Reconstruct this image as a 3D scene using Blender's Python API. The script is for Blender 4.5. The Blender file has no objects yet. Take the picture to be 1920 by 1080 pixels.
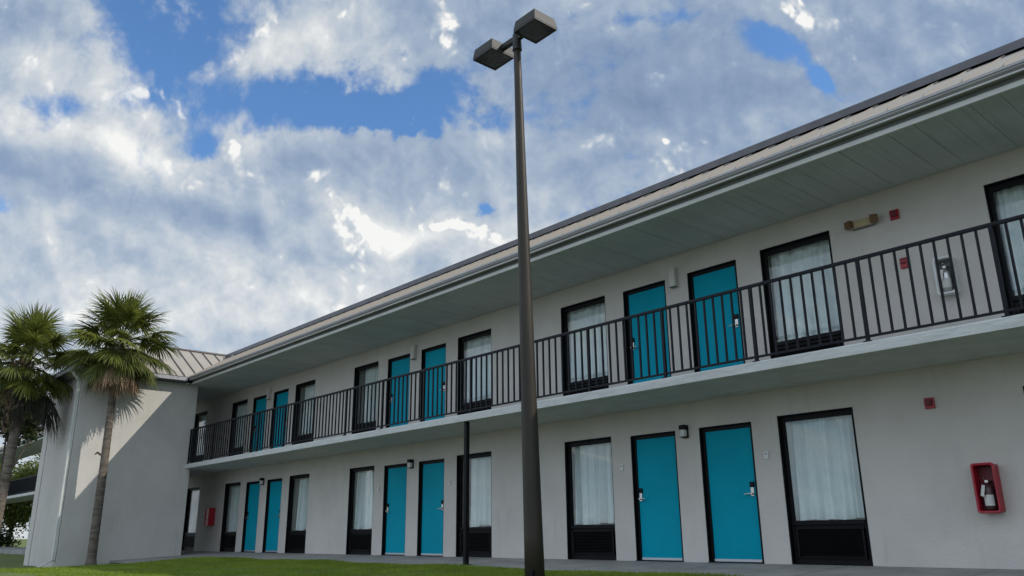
import bpy, bmesh, math, random
import numpy as np
from mathutils import Vector, Matrix

random.seed(7)
scn = bpy.context.scene
COL = scn.collection
R = math.radians

# ------------------------------------------------------------------ camera
CAM = Vector((0.0, -11.2675, 0.4655))
F_PX, PIT, ROL, YAW = 1514.68, R(16.912), R(-0.579), R(48.119)
cy, sy = math.cos(YAW), math.sin(YAW)
FW = Vector((-sy * math.cos(PIT), cy * math.cos(PIT), math.sin(PIT)))
RT0 = Vector((cy, sy, 0))
UP0 = RT0.cross(FW)
RT = RT0 * math.cos(ROL) + UP0 * math.sin(ROL)
UP = -RT0 * math.sin(ROL) + UP0 * math.cos(ROL)
cam_d = bpy.data.cameras.new('camera')
cam = bpy.data.objects.new('camera', cam_d)
COL.objects.link(cam)
m = Matrix(((RT.x, UP.x, -FW.x), (RT.y, UP.y, -FW.y), (RT.z, UP.z, -FW.z))).to_4x4()
m.translation = CAM
cam.matrix_world = m
cam_d.sensor_width = 36
cam_d.lens = F_PX / 1920 * 36
cam_d.clip_start = 0.05
cam_d.clip_end = 3000
scn.camera = cam

# ------------------------------------------------------------------ light and exposure
scn.view_settings.view_transform = 'Standard'
scn.view_settings.look = 'None'
scn.view_settings.exposure = 0.1
scn.view_settings.gamma = 1.0
SUN_TO = Vector((1.0, 0.73, 1.03)).normalized()
sun_d = bpy.data.lights.new('sun', 'SUN')
sun_d.energy = 2.6
sun_d.angle = R(0.5)
sun_d.color = (1.0, 0.94, 0.84)
sun = bpy.data.objects.new('sun', sun_d)
COL.objects.link(sun)
sun.rotation_euler = SUN_TO.to_track_quat('Z', 'Y').to_euler()
sun.location = (20, 15, 40)


# ------------------------------------------------------------------ node helper
class N:
    """tiny expression builder over a node tree"""
    def __init__(self, nt):
        self.nt = nt

    def node(self, t, **kw):
        n = self.nt.nodes.new(t)
        for k, v in kw.items():
            setattr(n, k, v)
        return n

    def put(self, sock, v):
        if v is None:
            return
        if isinstance(v, bpy.types.NodeSocket):
            self.nt.links.new(v, sock)
        else:
            sock.default_value = v

    def m(self, op, a, b=None, c=None, clamp=False):
        n = self.node('ShaderNodeMath', operation=op, use_clamp=clamp)
        self.put(n.inputs[0], a); self.put(n.inputs[1], b); self.put(n.inputs[2], c)
        return n.outputs[0]

    def v(self, op, a, b=None, scale=None):
        n = self.node('ShaderNodeVectorMath', operation=op)
        self.put(n.inputs[0], a); self.put(n.inputs[1], b)
        if scale is not None:
            self.put(n.inputs['Scale'], scale)
        return n.outputs['Value'] if op in ('DOT_PRODUCT', 'LENGTH') else n.outputs['Vector']

    def xyz(self, x, y, z):
        n = self.node('ShaderNodeCombineXYZ')
        for i, q in enumerate((x, y, z)):
            self.put(n.inputs[i], q)
        return n.outputs[0]

    def noise(self, vec, scale, detail=4, rough=0.5, dist=0.0, lac=2.0, color=False, dim='3D'):
        n = self.node('ShaderNodeTexNoise', noise_dimensions=dim)
        self.put(n.inputs['Vector'], vec)
        n.inputs['Scale'].default_value = scale
        n.inputs['Detail'].default_value = detail
        n.inputs['Roughness'].default_value = rough
        n.inputs['Lacunarity'].default_value = lac
        n.inputs['Distortion'].default_value = dist
        return n.outputs['Color' if color else 'Fac']

    def ss(self, x, a, b, lo=0.0, hi=1.0):
        n = self.node('ShaderNodeMapRange', interpolation_type='SMOOTHSTEP')
        self.put(n.inputs[0], x); self.put(n.inputs[1], a); self.put(n.inputs[2], b)
        self.put(n.inputs[3], lo); self.put(n.inputs[4], hi)
        return n.outputs[0]

    def lin(self, x, a, b, lo=0.0, hi=1.0):
        n = self.node('ShaderNodeMapRange')
        self.put(n.inputs[0], x); self.put(n.inputs[1], a); self.put(n.inputs[2], b)
        self.put(n.inputs[3], lo); self.put(n.inputs[4], hi)
        return n.outputs[0]

    def mix(self, f, a, b):
        n = self.node('ShaderNodeMix', data_type='RGBA')
        self.put(n.inputs[0], f)
        for i, q in ((6, a), (7, b)):
            if not isinstance(q, bpy.types.NodeSocket):
                q = (q[0], q[1], q[2], 1)
            self.put(n.inputs[i], q)
        return n.outputs[2]


# ------------------------------------------------------------------ sky: Nishita blue with a cloud layer by direction
def build_world():
    w = bpy.data.worlds.new('World')
    scn.world = w
    w.use_nodes = True
    nt = w.node_tree
    nt.nodes.clear()
    n = N(nt)
    sky = n.node('ShaderNodeTexSky', sky_type='NISHITA')
    sky.sun_disc = False
    sky.sun_elevation = math.asin(SUN_TO.z)
    sky.sun_rotation = math.atan2(SUN_TO.x, SUN_TO.y)
    sky.air_density = 1.0
    sky.dust_density = 0.6
    sky.ozone_density = 2.0
    tc = n.node('ShaderNodeTexCoord')
    D = tc.outputs['Generated']
    # cloud-deck coordinates: a fixed tangent plane on the sky facing north-west
    f = n.m('MAXIMUM', n.v('DOT_PRODUCT', D, tuple(FW)), 0.22)
    S = n.m('DIVIDE', n.v('DOT_PRODUCT', D, tuple(RT)), f)
    T = n.m('DIVIDE', n.v('DOT_PRODUCT', D, tuple(UP)), f)
    OX, OY = 13.37, 27.91          # keeps the noise lattice origin out of the sky
    P = n.xyz(n.m('ADD', S, OX), n.m('ADD', T, OY), 0.0)

    def px(u, v):
        return (u - 960) / F_PX, (540 - v) / F_PX

    def blobs(lst, Su, Tu):
        tot = None
        for (u, v, ru, rv, ang, amp) in lst:
            s0, t0 = px(u, v)
            a = R(ang); ca, sa = math.cos(a), math.sin(a)
            ds = n.m('SUBTRACT', Su, s0); dt = n.m('SUBTRACT', Tu, t0)
            x = n.m('MULTIPLY_ADD', ds, ca * F_PX / ru, n.m('MULTIPLY', dt, sa * F_PX / ru))
            y = n.m('MULTIPLY_ADD', ds, -sa * F_PX / rv, n.m('MULTIPLY', dt, ca * F_PX / rv))
            r2 = n.m('MULTIPLY_ADD', x, x, n.m('MULTIPLY', y, y))
            g = n.m('MULTIPLY', n.m('EXPONENT', n.m('MULTIPLY', r2, -1.0)), amp)
            tot = g if tot is None else n.m('ADD', tot, g)
        return tot

    # broad warp, so that no mass keeps a smooth oval outline
    wv = n.v('SUBTRACT', n.noise(P, 3.5, 3, 0.5, color=True, dim='2D'), (0.5, 0.5, 0.5))
    wv2 = n.v('SUBTRACT', n.noise(P, 14.0, 5, 0.55, color=True, dim='2D'), (0.5, 0.5, 0.5))
    Pw = n.v('ADD', n.v('ADD', P, n.v('SCALE', wv, scale=0.050)), n.v('SCALE', wv2, scale=0.010))
    sep = n.node('ShaderNodeSeparateXYZ'); n.put(sep.inputs[0], Pw)
    Sw, Tw = n.m('SUBTRACT', sep.outputs[0], OX), n.m('SUBTRACT', sep.outputs[1], OY)

    COVER = [  # u, v, ru, rv, angle, amount  (negative opens the blue)
        (310, 80, 105, 120, 20, -1.35), (560, 190, 220, 58, -6, -1.45), (775, 190, 100, 56, 15, -1.15),
        (210, 195, 130, 22, 8, -0.9), (60, 197, 100, 20, 8, -0.8), (215, 15, 60, 60, 0, -0.7), (430, 55, 40, 55, 40, -0.5), (90, 100, 90, 15, 10, -0.55),
        (1440, 72, 66, 50, -25, -1.8), (1530, 140, 60, 26, -50, -1.6), (1285, 22, 42, 18, 0, -1.1), (1190, 25, 40, 22, 0, -0.55),
        (8, 398, 36, 20, 0, -1.2), (395, 252, 36, 24, 30, -1.0), (915, 390, 46, 20, 0, -0.62),
        (820, 120, 60, 40, 0, -0.45), (598, 342, 14, 9, 0, -1.0), (690, 500, 40, 22, 0, -0.55), (790, 490, 60, 20, 0, -0.6), (825, 395, 30, 14, -40, -0.6),
        (535, 80, 90, 40, 25, 0.75), (90, 40, 95, 46, 15, 0.45), (60, 148, 90, 24, 0, 0.55), (285, 190, 60, 48, 0, 1.0), (380, 85, 60, 30, 30, 0.25),
        (640, 252, 90, 22, 5, 0.45), (1200, 230, 240, 150, 0, 0.4), (300, 400, 420, 130, 0, 0.6), (820, 300, 200, 60, 0, 0.4),
        (1760, 90, 200, 170, 0, 0.7), (1340, 130, 70, 50, 0, 0.4), (120, 560, 420, 130, 0, 0.9), (560, 540, 260, 80, 0, 0.6), (800, 20, 160, 60, 0, 0.4)]
    TONE = [  # broad, smooth light and shade of the layer
        (1250, 170, 330, 190, 0, -0.30), (1760, 90, 260, 150, 10, -0.32), (1000, 60, 150, 90, 0, -0.14), (90, 335, 150, 48, -10, -0.26), (350, 395, 180, 44, -8, -0.30),
        (830, 325, 150, 60, -5, -0.20), (620, 285, 120, 28, 5, -0.20), (60, 30, 120, 60, 0, -0.26), (200, 470, 150, 40, 0, -0.15), (740, 20, 160, 40, 0, -0.12), (800, 510, 120, 40, 0, -0.14), (660, 480, 40, 30, 0, -0.16),
        (270, 295, 90, 30, -28, 0.34), (150, 245, 130, 34, -4, 0.14), (280, 190, 70, 50, 0, 0.16), (10, 245, 30, 36, 0, 0.26), (430, 495, 70, 46, 0, 0.20), (560, 545, 150, 40, 10, 0.16), (420, 350, 50, 24, -20, 0.10),
        (560, 70, 90, 36, 25, 0.16), (920, 290, 60, 70, 0, 0.14), (990, 400, 70, 60, 0, 0.10), (1420, 225, 40, 26, 0, 0.16), (1240, 275, 24, 20, 0, 0.22), (1210, 255, 40, 20, 0, 0.10), (650, 410, 90, 60, -30, 0.16), (810, 435, 110, 36, -10, 0.20), (720, 470, 50, 50, 0, 0.20), (455, 262, 70, 26, 0, 0.2), (70, 150, 60, 22, 0, 0.12), (110, 390, 50, 22, 0, 0.12)]
    CRISP = [  # hard-edged sunlit heads in front of the layer
        (283, 165, 34, 22, 30, 0.62), (335, 190, 34, 20, -30, 0.60), (245, 190, 36, 22, 20, 0.45), (90, 225, 60, 14, -6, 0.40), (455, 258, 42, 15, 5, 0.85),
        (635, 380, 78, 46, -32, 0.60), (715, 450, 74, 50, 0, 0.58), (810, 425, 80, 28, -26, 0.64), (885, 425, 40, 20, 0, 0.62), (930, 448, 46, 16, -10, 0.5), (420, 490, 50, 34, 0, 0.36), (560, 350, 60, 24, 0, 0.3),
        (1500, 32, 36, 11, -35, 1.0), (1075, 8, 26, 14, 0, 0.9), (900, 165, 40, 20, 10, 0.45), (780, 255, 40, 10, 10, 0.55), (620, 45, 60, 18, 30, 0.35), (12, 250, 18, 28, 0, 0.5), (285, 312, 34, 14, -35, 0.6), (1430, 228, 12, 8, 0, 0.5), (1240, 272, 7, 9, 0, 0.6), (1310, 285, 7, 6, 0, 0.45)]

    def density(vec):
        p_ = n.noise(vec, 4.5, 9, 0.54, dim='2D')
        d = n.m('MULTIPLY', n.m('SUBTRACT', p_, 0.5), 2.6)
        q_ = n.noise(vec, 19.0, 7, 0.60, dim='2D')
        d = n.m('MULTIPLY_ADD', n.m('SUBTRACT', q_, 0.5), 2.3, d)
        return n.m('ADD', d, n.m('MULTIPLY', billow(vec), 0.7))

    def billow(vec):
        # rounded lobes with creases between them, three sizes
        tot = None
        for sc, amp in ((9.0, 1.0), (19.0, 0.6), (43.0, 0.35), (90.0, 0.18)):
            q = n.m('MULTIPLY', n.m('SUBTRACT', n.m('ABSOLUTE', n.m('MULTIPLY_ADD', n.noise(vec, sc, 0.0, 0.5, dim='2D'), 2.0, -1.0)), 0.22), amp)
            tot = q if tot is None else n.m('ADD', tot, q)
        return tot

    cov = blobs(COVER, Sw, Tw)
    d0 = density(Pw)
    # second look a little towards the sun gives lit heads and shaded bases
    d1 = density(n.v('ADD', Pw, (0.012, 0.020, 0.0)))
    dens = n.m('ADD', n.m('ADD', n.m('MULTIPLY', cov, 1.05), 0.76), n.m('MULTIPLY', d0, 1.15))
    soft = n.ss(n.noise(P, 2.6, 3, 0.5, dim='2D'), 0.35, 0.65, 0.30, 0.95)
    alpha = n.ss(dens, n.m('MULTIPLY', soft, -0.75), n.m('MULTIPLY', soft, 0.95))
    relief = n.m('MULTIPLY', n.m('SUBTRACT', d0, d1), 0.20)
    mid = n.m('MULTIPLY', n.m('SUBTRACT', n.noise(Pw, 4.0, 7, 0.52, dim='2D'), 0.5), 0.60)
    horizon = n.ss(T, 0.20, -0.10, 0.0, 0.12)
    lum = n.m('ADD', n.m('ADD', n.m('ADD', n.m('ADD', blobs(TONE, Sw, Tw), 0.56), relief), mid), horizon)
    # crisp heads
    e0 = n.m('MULTIPLY_ADD', billow(Pw), 0.45, n.noise(Pw, 11.0, 7, 0.55, dim='2D'))
    Pe = n.v('ADD', Pw, (0.006, 0.012, 0.0))
    e1 = n.m('MULTIPLY_ADD', billow(Pe), 0.45, n.noise(Pe, 11.0, 7, 0.55, dim='2D'))
    dc = n.m('ADD', n.m('ADD', n.m('MULTIPLY', blobs(CRISP, Sw, Tw), 1.40), -0.80), n.m('MULTIPLY', n.m('SUBTRACT', e0, 0.5), 3.0))
    alpha_c = n.m('MULTIPLY', n.ss(dc, -0.20, n.ss(e1, 0.4, 0.6, 0.45, 1.1)), 0.88)
    lum_c = n.m('ADD', n.m('MULTIPLY', n.m('SUBTRACT', e0, e1), 4.2), n.m('MULTIPLY_ADD', n.ss(dc, 0.0, 1.4), 0.24, 0.68))
    lum = n.m('ADD', n.m('MULTIPLY', lum, n.m('SUBTRACT', 1.0, alpha_c)), n.m('MULTIPLY', n.m('MAXIMUM', lum_c, lum), alpha_c))
    alpha = n.m('MAXIMUM', alpha, alpha_c)
    ramp = n.node('ShaderNodeValToRGB')
    n.put(ramp.inputs[0], lum)
    cr = ramp.color_ramp
    cr.interpolation = 'LINEAR'
    stops = [(0.0, (0.20, 0.28, 0.42)), (0.28, (0.28, 0.37, 0.515)), (0.52, (0.42, 0.50, 0.605)), (0.78, (0.67, 0.705, 0.73)), (1.0, (0.95, 0.95, 0.92))]
    while len(cr.elements) < len(stops):
        cr.elements.new(0.5)
    for e, (p, c) in zip(cr.elements, stops):
        e.position = p; e.color = (*c, 1)
    bg_s = n.node('ShaderNodeBackground')
    n.put(bg_s.inputs[0], n.v('MULTIPLY', sky.outputs[0], (0.80, 1.10, 1.36))); bg_s.inputs[1].default_value = 0.125
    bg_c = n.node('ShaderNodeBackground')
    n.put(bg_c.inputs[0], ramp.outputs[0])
    # added brightness: out-of-view clouds behind the camera are raised to light the shaded facade
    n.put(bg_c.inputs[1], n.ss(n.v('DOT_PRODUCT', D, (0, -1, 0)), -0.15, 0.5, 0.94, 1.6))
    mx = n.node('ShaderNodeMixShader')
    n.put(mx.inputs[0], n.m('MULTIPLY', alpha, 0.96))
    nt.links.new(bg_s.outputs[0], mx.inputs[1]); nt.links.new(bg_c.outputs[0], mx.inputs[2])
    out = n.node('ShaderNodeOutputWorld')
    nt.links.new(mx.outputs[0], out.inputs[0])
    w.cycles.sampling_method = 'MANUAL'
    w.cycles.sample_map_resolution = 512


build_world()

# ------------------------------------------------------------------ materials
MATS = {}


def mat(name, col, rough=0.7, var=0.0, vscale=3.0, bump=0.0, bscale=40.0, metal=0.0, spec=0.5, stretch=(1, 1, 1), col2=None, detail=6, extra=None):
    if name in MATS:
        return MATS[name]
    mt = bpy.data.materials.new(name)
    mt.use_nodes = True
    nt = mt.node_tree
    nt.nodes.clear()
    n = N(nt)
    out = n.node('ShaderNodeOutputMaterial')
    b = n.node('ShaderNodeBsdfPrincipled')
    nt.links.new(b.outputs[0], out.inputs[0])
    geo = n.node('ShaderNodeNewGeometry')
    P = n.v('MULTIPLY', geo.outputs['Position'], stretch)
    b.inputs['Roughness'].default_value = rough
    b.inputs['Metallic'].default_value = metal
    b.inputs['Specular IOR Level'].default_value = spec
    c = (*col, 1)
    if var or col2:
        fac = n.noise(P, vscale, detail, 0.6)
        lo = tuple(max(0, q * (1 - var)) for q in col) if not col2 else col
        hi = tuple(q * (1 + var) for q in col) if not col2 else col2
        c = n.mix(n.ss(fac, 0.3, 0.7), lo, hi)
    if extra:
        c = extra(n, c, P, geo)
    n.put(b.inputs['Base Color'], c)
    if bump:
        bn = n.node('ShaderNodeBump')
        bn.inputs['Strength'].default_value = bump
        bn.inputs['Distance'].default_value = 0.05 if bump >= 1 else 0.02
        n.put(bn.inputs['Height'], n.noise(P, bscale, 5, 0.65))
        nt.links.new(bn.outputs[0], b.inputs['Normal'])
    MATS[name] = mt
    return mt


def streaks(amount, sc=(2.2, 2.2, 0.22), dark=(0.30, 0.29, 0.27)):
    # rain streaks and grime with a shape of their own
    def f(n, c, P, geo):
        q = n.v('MULTIPLY', geo.outputs['Position'], sc)
        k = n.ss(n.noise(q, 2.0, 7, 0.62), 0.50, 0.78)
        s = n.ss(n.noise(geo.outputs['Position'], 0.9, 5, 0.6), 0.42, 0.7)
        return n.mix(n.m('MULTIPLY', n.m('MULTIPLY', k, s), amount), c, dark)
    return f


def stucco_extra(n, c, P, geo):
    # patched, troweled paint: faint horizontal trowel ridges and rain marks
    q = n.v('MULTIPLY', geo.outputs['Position'], (1.3, 1.3, 9.0))
    k = n.ss(n.noise(q, 1.6, 6, 0.6, 0.8), 0.62, 0.74)
    c = n.mix(n.m('MULTIPLY', k, 0.16), c, (0.36, 0.35, 0.34))
    return streaks(0.42)(n, c, P, geo)


M_WALL = mat('painted_stucco', (0.615, 0.58, 0.54), 0.85, 0.05, 1.1, 0.55, 26, spec=0.25, extra=stucco_extra)
M_TOWER = mat('painted_block', (0.595, 0.57, 0.535), 0.85, 0.05, 1.3, 0.45, 22, spec=0.25, extra=stucco_extra)
M_SLAB = mat('chipped_slab_paint', (0.56, 0.575, 0.56), 0.8, 0.08, 3.5, 0.7, 7, stretch=(0.7, 1, 3.0), extra=streaks(0.35, (1.5, 1.5, 1.5)))
M_SLABUNDER = mat('slab_underside', (0.41, 0.405, 0.375), 0.9, 0.08, 0.9, 0.3, 18)
M_TRIM = mat('pale_trim', (0.60, 0.61, 0.585), 0.55, 0.08, 2.0)
M_GUTTER = mat('grey_gutter_metal', (0.40, 0.40, 0.43), 0.42, 0.10, 1.2, 0.05, 8, metal=0.25, extra=streaks(0.3, (3, 3, 0.6)))
M_FASCIA = mat('fascia_board', (0.17, 0.18, 0.18), 0.7, 0.1, 2.0)  # board colour darkened to stand for the shade band under the gutter


def soffit_extra(n, c, P, geo):
    q = n.v('MULTIPLY', geo.outputs['Position'], (16, 0.7, 1))
    k = n.ss(n.noise(q, 1.0, 6, 0.65), 0.45, 0.75)
    return n.mix(n.m('MULTIPLY', k, 0.35), c, (0.24, 0.27, 0.26))


M_SOFFIT = mat('soffit_board', (0.465, 0.495, 0.49), 0.75, 0.08, 1.0, extra=soffit_extra)
M_SOFFITGAP = mat('soffit_gap', (0.05, 0.055, 0.055), 0.9)


def roof_extra(n, c, P, geo):
    q = n.v('MULTIPLY', geo.outputs['Position'], (5.0, 1.0, 1.0))
    k = n.ss(n.noise(q, 1.0, 6, 0.6), 0.5, 0.8)
    return n.mix(n.m('MULTIPLY', k, 0.3), c, (0.30, 0.27, 0.25))


M_ROOF = mat('tan_roof_metal', (0.375, 0.345, 0.305), 0.75, 0.06, 1.0, 0.06, 3, spec=0.2, extra=roof_extra)
M_SEAM = mat('roof_seam_metal', (0.31, 0.283, 0.25), 0.7, spec=0.2)
M_SEAMDARK = mat('dark_seam_metal', (0.10, 0.09, 0.09), 0.5, metal=0.2)
M_RIDGE = mat('dark_ridge_metal', (0.12, 0.115, 0.125), 0.45, 0.15, 3, metal=0.3)
M_BLACK = mat('black_paint', (0.004, 0.0042, 0.0055), 0.5, 0.2, 5, 0.05, 30, spec=0.18)
M_RAIL = mat('black_rail_paint', (0.0055, 0.0065, 0.011), 0.5, 0.25, 9, 0.1, 60, spec=0.22)
M_DOOR = mat('turquoise_paint', (0.0, 0.315, 0.44), 0.5, 0.06, 0.8, 0.06, 12, spec=0.08, extra=streaks(0.22, (5, 5, 0.8), (0.02, 0.17, 0.24)))
M_SWEEP = mat('aluminium_sweep', (0.55, 0.57, 0.60), 0.35, metal=0.5)
M_CHROME = mat('satin_chrome', (0.55, 0.53, 0.49), 0.3, metal=1.0)
M_WHITE = mat('white_plastic', (0.70, 0.71, 0.70), 0.45, 0.04, 6)
M_BEIGE = mat('beige_plastic', (0.46, 0.37, 0.20), 0.45, 0.06, 6)
M_BROWN = mat('brown_lamp_plastic', (0.16, 0.085, 0.035), 0.4, 0.1, 6)
M_RED = mat('red_plastic', (0.36, 0.006, 0.022), 0.35, 0.12, 6)
M_REDDARK = mat('dark_red_plastic', (0.13, 0.004, 0.012), 0.5, 0.12, 6)
M_POLE = mat('bronze_pole_paint', (0.040, 0.033, 0.025), 0.5, 0.18, 2.5, 0.12, 14, metal=0.15, stretch=(1, 1, 0.3), spec=0.35)
M_HEAD = mat('bronze_lamp_housing', (0.017, 0.016, 0.014), 0.55, 0.25, 9, 0.1, 30, extra=streaks(0.5, (7, 7, 3), (0.08, 0.07, 0.06)))
M_LENS = mat('smoky_lens', (0.030, 0.033, 0.030), 0.16, 0.3, 8, spec=0.5)
M_CURTAIN = mat('white_curtain', (0.85, 0.88, 0.87), 0.9, 0.04, 5, 0.15, 160, spec=0.1)
M_DARKROOM = mat('dark_room', (0.03, 0.03, 0.03), 0.9)
M_CONC = mat('walkway_concrete', (0.29, 0.29, 0.275), 0.85, 0.14, 1.6, 0.25, 30, extra=streaks(0.5, (1, 1, 1), (0.16, 0.16, 0.15)))
def joints(n, c, P, geo):
    sp_ = n.node('ShaderNodeSeparateXYZ'); n.put(sp_.inputs[0], geo.outputs['Position'])
    k = n.m('ABSOLUTE', n.m('SUBTRACT', n.m('FRACT', n.m('DIVIDE', sp_.outputs[0], 1.9)), 0.5))
    c = n.mix(n.ss(k, 0.493, 0.497, 0.0, 0.75), c, (0.06, 0.06, 0.055))
    return streaks(0.6, (1, 1, 1), (0.14, 0.14, 0.135))(n, c, P, geo)


M_CONC = mat('jointed_walkway_concrete', (0.29, 0.285, 0.27), 0.85, 0.16, 1.6, 0.25, 30, extra=joints)
M_ASPH = mat('pale_lot_concrete', (0.15, 0.147, 0.142), 0.9, 0.2, 2.0, 0.4, 60)
M_SOIL = mat('lawn_soil', (0.075, 0.105, 0.020), 0.95, col2=(0.12, 0.165, 0.028), vscale=1.4, bump=0.5, bscale=30)
M_TAG = mat('paper_tag', (0.62, 0.62, 0.58), 0.7)


def trunk_extra(n, c, P, geo):
    q = n.v('MULTIPLY', geo.outputs['Position'], (1.5, 1.5, 16))
    k = n.ss(n.noise(q, 1.0, 5, 0.6, 0.5), 0.45, 0.62)
    return n.mix(n.m('MULTIPLY', k, 0.6), c, (0.075, 0.060, 0.050))


M_TRUNK = mat('palm_bark', (0.185, 0.158, 0.132), 0.95, 0.25, 5, 0.9, 22, spec=0.1, stretch=(1, 1, 2.2), extra=trunk_extra)
M_BOOT = mat('palm_boot', (0.15, 0.105, 0.065), 0.9, 0.3, 6, 0.4, 30)
M_BARK = mat('tree_bark', (0.09, 0.075, 0.06), 0.95, 0.3, 6, 0.6, 20)


def leaf_mat(name, a, b, trans=0.25, rough=0.5, sc=2.2):
    mt = bpy.data.materials.new(name)
    mt.use_nodes = True
    nt = mt.node_tree
    nt.nodes.clear()
    n = N(nt)
    out = n.node('ShaderNodeOutputMaterial')
    geo = n.node('ShaderNodeNewGeometry')
    f = n.ss(n.noise(geo.outputs['Position'], sc, 4, 0.6), 0.3, 0.7)
    f = n.m('MULTIPLY_ADD', geo.outputs['Random Per Island'], 0.5, n.m('MULTIPLY', f, 0.5))
    c = n.mix(f, a, b)
    p = n.node('ShaderNodeBsdfPrincipled')
    n.put(p.inputs['Base Color'], c)
    p.inputs['Roughness'].default_value = rough
    p.inputs['Specular IOR Level'].default_value = 0.35
    t = n.node('ShaderNodeBsdfTranslucent')
    n.put(t.inputs[0], c)
    mx = n.node('ShaderNodeMixShader')
    mx.inputs[0].default_value = trans
    nt.links.new(p.outputs[0], mx.inputs[1]); nt.links.new(t.outputs[0], mx.inputs[2])
    nt.links.new(mx.outputs[0], out.inputs[0])
    return mt


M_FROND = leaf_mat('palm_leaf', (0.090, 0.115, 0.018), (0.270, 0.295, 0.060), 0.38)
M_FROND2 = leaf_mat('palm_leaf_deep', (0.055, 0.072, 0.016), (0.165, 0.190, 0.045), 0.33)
M_DEAD = leaf_mat('dead_palm_leaf', (0.20, 0.125, 0.075), (0.46, 0.33, 0.22), 0.25, 0.8)
M_DEADDARK = leaf_mat('backlit_toned_dead_leaf', (0.012, 0.012, 0.009), (0.045, 0.042, 0.030), 0.05, 0.8)  # dead fronds with their backlit darkness put into the colour
M_LEAF = leaf_mat('sunny_tree_leaf', (0.07, 0.10, 0.02), (0.20, 0.24, 0.055), 0.35, 0.6, 0.8)
M_HEDGE = leaf_mat('shade_dark_leaf', (0.02, 0.03, 0.01), (0.06, 0.08, 0.02), 0.2, 0.6, 1.0)  # shade is put into this dark leaf colour of tree and hedge
M_GRASS = leaf_mat('grass_blade', (0.125, 0.190, 0.016), (0.30, 0.40, 0.040), 0.35, 0.6, 1.3)


def glass_mat():
    mt = bpy.data.materials.new('window_glass')
    mt.use_nodes = True
    nt = mt.node_tree
    nt.nodes.clear()
    n = N(nt)
    out = n.node('ShaderNodeOutputMaterial')
    fr = n.node('ShaderNodeFresnel')
    fr.inputs['IOR'].default_value = 1.75
    tr = n.node('ShaderNodeBsdfTransparent')
    tr.inputs[0].default_value = (0.93, 0.96, 0.96, 1)
    gl = n.node('ShaderNodeBsdfGlossy')
    gl.inputs['Roughness'].default_value = 0.015
    bn = n.node('ShaderNodeBump')
    bn.inputs['Strength'].default_value = 0.04
    geo = n.node('ShaderNodeNewGeometry')
    n.put(bn.inputs['Height'], n.noise(geo.outputs['Position'], 2.5, 2, 0.5))
    nt.links.new(bn.outputs[0], gl.inputs['Normal'])
    mx = n.node('ShaderNodeMixShader')
    n.put(mx.inputs[0], n.m('MULTIPLY', fr.outputs[0], n.m('SUBTRACT', 1.0, geo.outputs['Backfacing'])))
    nt.links.new(tr.outputs[0], mx.inputs[1]); nt.links.new(gl.outputs[0], mx.inputs[2])
    nt.links.new(mx.outputs[0], out.inputs[0])
    return mt


M_GLASS = glass_mat()


# ------------------------------------------------------------------ mesh helper
class MB:
    def __init__(self):
        self.v, self.f = [], []

    def face(self, pts):
        i = len(self.v)
        self.v += [tuple(p) for p in pts]
        self.f.append(tuple(range(i, i + len(pts))))
        return self

    def box(self, x0, x1, y0, y1, z0, z1):
        i = len(self.v)
        self.v += [(x, y, z) for z in (z0, z1) for y in (y0, y1) for x in (x0, x1)]
        for q in ((0, 2, 3, 1), (4, 5, 7, 6), (0, 1, 5, 4), (2, 6, 7, 3), (0, 4, 6, 2), (1, 3, 7, 5)):
            self.f.append(tuple(i + k for k in q))
        return self

    def prism_x(self, prof, x0, x1):
        """(y, z) profile, counter-clockwise seen from +x, swept along x"""
        i, k = len(self.v), len(prof)
        self.v += [(x0, a, b) for a, b in prof] + [(x1, a, b) for a, b in prof]
        for j in range(k):
            j2 = (j + 1) % k
            self.f.append((i + j, i + k + j, i + k + j2, i + j2))
        self.f.append(tuple(i + j for j in range(k)))
        self.f.append(tuple(i + k + j for j in reversed(range(k))))
        return self

    def loft(self, rings, cap=True):
        i, k = len(self.v), len(rings[0])
        for r in rings:
            self.v += [tuple(p) for p in r]
        for a in range(len(rings) - 1):
            for j in range(k):
                j2 = (j + 1) % k
                self.f.append((i + a * k + j, i + a * k + j2, i + (a + 1) * k + j2, i + (a + 1) * k + j))
        if cap:
            self.f.append(tuple(i + j for j in reversed(range(k))))
            self.f.append(tuple(i + (len(rings) - 1) * k + j for j in range(k)))
        return self

    def tube(self, pts, rads, seg=10, cap=True):
        rings = []
        pts = [Vector(p) for p in pts]
        for a, p in enumerate(pts):
            d = (pts[min(a + 1, len(pts) - 1)] - pts[max(a - 1, 0)]).normalized()
            u = d.orthogonal().normalized() if a == 0 else (rings_u - d * rings_u.dot(d)).normalized()
            rings_u = u
            w = d.cross(u)
            r = rads[a] if hasattr(rads, '__len__') else rads
            rings.append([p + (u * math.cos(2 * math.pi * s / seg) + w * math.sin(2 * math.pi * s / seg)) * r for s in range(seg)])
        return self.loft(rings, cap)

    def build(self, name, mt, parent=None, loc=(0, 0, 0), bevel=0.0, smooth=False):
        me = bpy.data.meshes.new(name)
        me.from_pydata(self.v, [], self.f)
        bm = bmesh.new()
        bm.from_mesh(me)
        if bevel:
            bmesh.ops.bevel(bm, geom=bm.edges[:], offset=bevel, segments=2, profile=0.6, affect='EDGES', clamp_overlap=True)
        bmesh.ops.recalc_face_normals(bm, faces=bm.faces)
        bm.to_mesh(me)
        bm.free()
        if smooth:
            me.polygons.foreach_set('use_smooth', [True] * len(me.polygons))
        me.materials.append(mt)
        o = bpy.data.objects.new(name, me)
        COL.objects.link(o)
        o.location = loc
        if parent:
            o.parent = parent
        return o


def tag(o, label=None, cat=None, group=None, kind=None):
    if label: o['label'] = label
    if cat: o['category'] = cat
    if group: o['group'] = group
    if kind: o['kind'] = kind
    return o


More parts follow.
